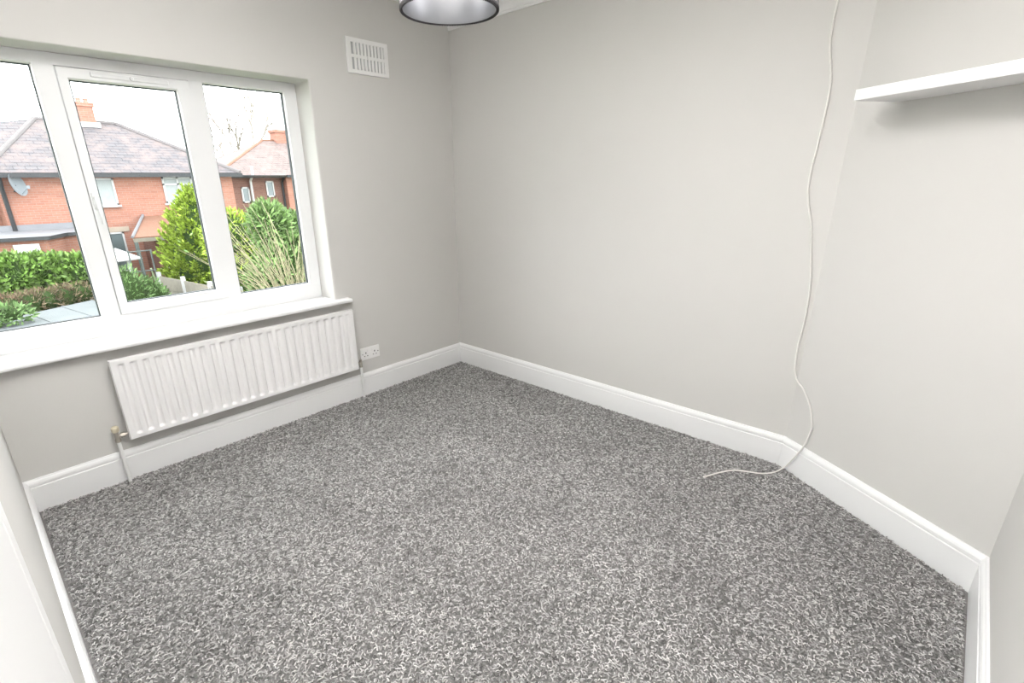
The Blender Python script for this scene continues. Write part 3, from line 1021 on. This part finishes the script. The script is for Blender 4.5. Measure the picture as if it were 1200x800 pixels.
# white awning sheet
aw = thing('awning', (0.6, 17.2, GZ), 'small white awning in front of the brick extension', 'awning')
am = MB().slab([(-0.25, 16.3, -0.80), (1.45, 16.5, -0.76), (0.95, 17.3, -0.46), (-0.05, 17.3, -0.46)], 0.04)
obj('canopy', am, 'white', aw)
for x, y in ((-0.15, 16.4), (1.05, 16.6), (0.0, 17.2), (0.85, 17.2)):
    obj('pole', MB().box(x - 0.035, x + 0.035, y - 0.035, y + 0.035, GZ, -0.80 if y < 17 else -0.53), 'white', aw)
# metal arch trellis
tr_ = thing('garden_trellis', (1.28, 15.9, GZ), 'grey metal garden trellis in front of the porch', 'trellis')
for x in (0.98, 1.28, 1.58):
    obj('upright', MB().tube([(x, 15.9, GZ), (x, 15.9, -0.45)], 0.025, 6), 'trellis', tr_)
for z in (-2.2, -1.65, -1.1, -0.48):
    obj('crossbar', MB().tube([(0.95, 15.9, z), (1.61, 15.9, z)], 0.02, 6), 'trellis', tr_)
cn_ = obj('garden_cane', MB().tube([(1.72, 16.2, GZ), (1.62, 16.1, -1.9), (1.50, 16.0, -1.05)], 0.03, 6), 'cane')
tag(cn_, 'pale green garden cane leaning by the trellis', 'cane')

# ------------------------------------------------------------------ second house further back
h2 = thing('semi_detached_house', (11.5, 26.0, GZ), 'red brick house with pink tiled roof and square chimney', 'house')
obj('wall', MB().box(7.6, 11.0, 26.0, 33, GZ, 1.86), 'brick2', h2)
obj('front_wing', MB().box(11.0, 17.0, 25.5, 33, GZ, 1.86), 'brick', h2)
P1, P2 = (12.0, 30.0, 3.95), (14.2, 30.0, 4.02)
rf = MB()
a0, a1, a2, a3 = (7.3, 25.5, 1.88), (17.3, 25.1, 1.88), (17.3, 34.0, 1.88), (7.3, 34.0, 1.88)
rf.slab([a0, a1, P2, P1], 0.08)
rf.slab([a1, a2, P2], 0.08)
rf.slab([a2, a3, P1, P2], 0.08)
rf.slab([a3, a0, P1], 0.08)
r2 = obj('roof', rf, 'rtile', h2)
rd = MB()
for a, b2 in ((P1, P2), (a0, P1), (a1, P2)):
    rd.tube([a, b2], 0.08, 8)
obj('ridge_tiles', rd, 'btile', r2, True)
gt = MB()
gt.box(7.3, 11.0, 25.45, 25.58, 1.76, 1.90)
gt.box(10.9, 17.3, 25.05, 25.18, 1.76, 1.90)
gt.box(7.3, 17.3, 25.18, 26.0, 1.84, 1.88)
obj('gutter', gt, 'gutter', h2)
obj('downpipe', MB().tube([(10.93, 25.6, 1.8), (10.93, 25.9, 1.5), (10.93, 25.9, GZ)], 0.06, 8), 'gutter', h2, True)
obj('soil_pipe', MB().tube([(9.17, 25.85, GZ), (9.17, 25.85, 1.6), (9.17, 25.4, 1.95), (9.17, 25.4, 2.35)], 0.07, 8), 'white', h2, True, 'white soil pipe')
c2 = MB()
c2.box(12.7, 13.75, 29.6, 30.4, 3.3, 4.55)
c2.box(12.62, 13.83, 29.52, 30.48, 4.42, 4.58)
obj('chimney', c2, 'brick', h2)
uwin(h2, 8.66, 9.08, 0.50, 1.30, 26.0, 0.07, pane='wpane', sill=False)
uwin(h2, 10.02, 10.46, 0.76, 1.60, 26.0, 0.07, pane='wpane', sill=False)

# ------------------------------------------------------------------ boundary fence
FA, FB = Vector((1.60, 15.7, 0)), Vector((2.32, 11.1, 0))
fe = thing('boundary_fence', ((FA + FB) / 2)[:2] + (GZ,), 'weathered grey timber fence running along the garden boundary', 'fence')
fd = (FB - FA)
flen = fd.length
fd.normalize()
fn = Vector((fd.y, -fd.x, 0))
nb = 5
bh = (2.05) / nb
npan = 3
for i in range(npan):
    for j in range(nb):
        a = FA + fd * (flen * i / npan + 0.06)
        c = FA + fd * (flen * (i + 1) / npan - 0.06)
        z0 = GZ + 0.08 + j * bh
        t = MB()
        P = [a - fn * 0.012, a + fn * 0.012, c + fn * 0.012, c - fn * 0.012]
        t.prism([(q.x, q.y) for q in P], z0, z0 + bh * 0.97)
        obj('plank', t, 'fwood', fe)
for i in range(npan + 1):
    a = FA + fd * (flen * i / npan)
    obj('post', MB().box(a.x - 0.055, a.x + 0.055, a.y - 0.055, a.y + 0.055, GZ, -1.16), 'white', fe)

# ------------------------------------------------------------------ garage roof just below the window
ga = thing('garden_garage', (-2.5, 10.5, GZ), 'low garage with pale grey felt roof beyond the window', 'garage')
gp = [(-4.6, 12.25), (-0.42, 14.33), (0.55, 8.6), (-3.6, 6.6)]
obj('wall', MB().prism([(x * 0.97 - 0.06, (y - 10.5) * 0.97 + 10.5) for x, y in gp], GZ, -1.62), 'brick2', ga)
obj('roof_felt', MB().prism(gp, -1.62, -1.5), 'felt', ga)
for k in range(1, 6):
    t = k / 6
    a = Vector(gp[0]).lerp(Vector(gp[1]), t)
    c = Vector(gp[3]).lerp(Vector(gp[2]), t)
    obj('roof_seam', MB().slab([(a.x - 0.03, a.y, -1.485), (c.x - 0.03, c.y, -1.485), (c.x + 0.03, c.y, -1.485), (a.x + 0.03, a.y, -1.485)], 0.016), 'felt', ga)

# ------------------------------------------------------------------ plants
# laurel hedge on the left
cl = []
for k in range(6):
    cl.append(((-2.6 + k * 0.46, 16.1 + 0.12 * math.sin(k * 2.1), -0.72 - 0.05 * k), (0.46, 0.5, 0.55)))
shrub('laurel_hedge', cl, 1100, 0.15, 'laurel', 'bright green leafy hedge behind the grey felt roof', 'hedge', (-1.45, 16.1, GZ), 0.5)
obj_h = None
# brown dead border hedge at the roof edge
def stems_obj(name, m, n, foot, spread, length, label, cat, r=0.012, lean=0.9, group=None, leaf=None, droop=0.5, segs=5):
    t = thing(name, foot, label, cat, group)
    mb = MB()
    tips = []
    for i in range(n):
        b0 = Vector((foot[0] + random.uniform(-spread[0], spread[0]), foot[1] + random.uniform(-spread[1], spread[1]), foot[2]))
        a = random.uniform(0, 2 * math.pi)
        ln_ = length * random.uniform(0.6, 1.1)
        le = lean * random.uniform(0.3, 1.0)
        P = []
        for s in range(segs):
            u = s / (segs - 1)
            P.append(b0 + Vector((math.cos(a) * le * u * u * ln_ * 0.8, math.sin(a) * le * u * u * ln_ * 0.3, ln_ * (u - droop * le * u * u * 0.6))))
        mb.tube(P, [r, r * 0.9, r * 0.75, r * 0.6, r * 0.35][:segs], 4, False)
        tips += P[2:]
    obj('stems', mb, m, t)['kind'] = 'stuff'
    if leaf:
        C_ = np.array([q[:] for q in tips])
        C_ = np.repeat(C_, leaf[1], 0) + rng.normal(size=(len(C_) * leaf[1], 3)) * 0.12
        D_ = rng.normal(size=C_.shape) + np.array([0, 0, 0.3])
        leaves_mesh('leaves', C_, D_, leaf[2], leaf[0], t, 0.35)['kind'] = 'stuff'
    return t
cl = [((-2.5 + k * 0.38, 14.0 + 0.17 * k, -1.42), (0.34, 0.3, 0.34)) for k in range(6)]
bb = shrub('dry_border_hedge', cl, 500, 0.13, 'brown', 'brown dry hedge along the edge of the felt roof', 'hedge', (-1.55, 14.0, GZ), 0.2, False, core=0.8)
shrub('rambling_bush', [((-2.75, 12.5, -1.22), (0.5, 0.35, 0.3)), ((-2.2, 12.6, -1.28), (0.4, 0.3, 0.22))], 450, 0.12, 'garden', 'rambling green bush spilling over the felt roof', 'bush', (-2.6, 12.6, -1.5), 0.4, False, core=0.6)
# low garden shrub in the middle pane
shrub('garden_shrub', [((0.30, 13.5, -1.35), (0.45, 0.5, 0.75)), ((0.80, 13.9, -1.65), (0.42, 0.5, 0.65)), ((1.15, 14.4, -1.95), (0.30, 0.4, 0.6))], 900, 0.13, 'garden', 'feathery green garden shrub in front of the white awning', 'bush', (0.8, 13.9, GZ), 0.25)

# golden conifer: upswept fan sprays on an egg-shaped crown
TX, TY = 3.10, 16.15
cf = thing('conifer_tree', (TX, TY, GZ), 'tall golden green conifer tree standing behind the end of the timber fence', 'tree')
top, bot = 1.36, GZ + 0.5
CC, DD = [], []
def crown(h):
    return float(np.interp(h, [0, 0.15, 0.35, 0.5, 0.65, 0.8, 0.92, 1.0], [0.78, 1.17, 1.36, 1.28, 1.05, 0.70, 0.33, 0.04]))
NS = 380
for i in range(NS):
    u = (i + random.random()) / NS
    z = bot + (top - bot) * (1 - (1 - u) ** 0.75)
    hgt = (z - bot) / (top - bot)
    t = i * 2.39996 + random.uniform(-0.3, 0.3)
    rr = crown(hgt) * random.uniform(0.70, 1.0)
    dr_ = np.array((math.cos(t) * 0.8, math.sin(t) * 0.8, 0.62 + 0.5 * hgt))
    dr_ /= np.linalg.norm(dr_)
    sd_ = np.cross(dr_, np.array((0, 0, 1.0)))
    sd_ /= np.linalg.norm(sd_)
    base_ = np.array((TX + math.cos(t) * rr, TY + math.sin(t) * rr, z)) - dr_ * 0.30
    nl = 85
    s_ = rng.uniform(0, 1, (nl, 1))
    w_ = rng.uniform(-1, 1, (nl, 1))
    C_ = base_ + dr_ * s_ * 0.44 + sd_ * w_ * 0.17 * (1 - s_ * 0.75) + rng.normal(size=(nl, 3)) * 0.022
    CC.append(C_)
    DD.append(dr_ + sd_ * w_ * 0.7 + rng.normal(size=(nl, 3)) * 0.3)
leaves_mesh('foliage', np.concatenate(CC), np.concatenate(DD), 0.12, 'conifer', cf, 0.4)['kind'] = 'stuff'
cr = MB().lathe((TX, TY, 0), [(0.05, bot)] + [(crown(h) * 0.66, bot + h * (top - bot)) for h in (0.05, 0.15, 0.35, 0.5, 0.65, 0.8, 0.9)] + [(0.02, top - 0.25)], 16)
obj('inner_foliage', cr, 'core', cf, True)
obj('trunk', MB().tube([(TX, TY, GZ), (TX, TY, 0.3)], [0.12, 0.05], 8), 'bark', cf, True)

# low yellow-green conifer and light green shrubs in the right pane
shrub('spreading_conifer', [((3.3, 13.7, -0.14), (0.82, 0.65, 0.82)), ((3.45, 13.7, -1.24), (0.85, 0.65, 1.1))], 1500, 0.17, 'conifer', 'spreading yellow green conifer beside the tall conifer', 'bush', (3.35, 13.7, GZ), 0.3)
shrub('buddleia_shrub', [((3.0, 10.2, 0.42), (0.45, 0.5, 0.55)), ((3.75, 10.4, 0.05), (0.75, 0.6, 0.62)), ((3.3, 9.9, -0.7), (0.9, 0.6, 0.9)), ((2.75, 9.9, -0.95), (0.6, 0.5, 0.7))], 1700, 0.19, 'bush', 'large light green shrub against the far brick house', 'bush', (3.0, 10.1, GZ), 0.28)
stems_obj('dry_stem_shrub', 'twig', 190, (2.5, 8.0, GZ), (0.42, 0.2), 4.6, 'tangle of tan arching dry stems in front of the green shrub', 'bush', 0.012, 0.7, leaf=('bush', 1, 0.10), droop=0.55)

# bare tree far behind
bt = thing('bare_tree', (14.8, 40.0, GZ), 'bare winter tree rising behind the roofs', 'tree')
tm_ = MB()
def branch(p, d, l, r, n):
    q = p + d * l
    tm_.tube([p, (p + q) / 2 + Vector((random.uniform(-1, 1), 0, random.uniform(-1, 1))) * l * 0.06, q], [r, r * 0.88, r * 0.76], 5, False)
    if n == 0:
        return
    for k in range(3 if n > 1 else 2):
        a = random.uniform(0.2, 0.55)
        ax_ = Vector((random.uniform(-1, 1), random.uniform(-1, 1), random.uniform(-0.3, 0.3))).normalized()
        branch(q if k else p + d * l * 0.7, (Matrix.Rotation(a, 3, ax_) @ d).normalized(), l * random.uniform(0.62, 0.8), r * 0.72, n - 1)
branch(Vector((14.8, 40.0, GZ)), Vector((0.02, 0, 1)), 4.2, 0.13, 5)
obj('branches', tm_, 'palebark', bt, True)
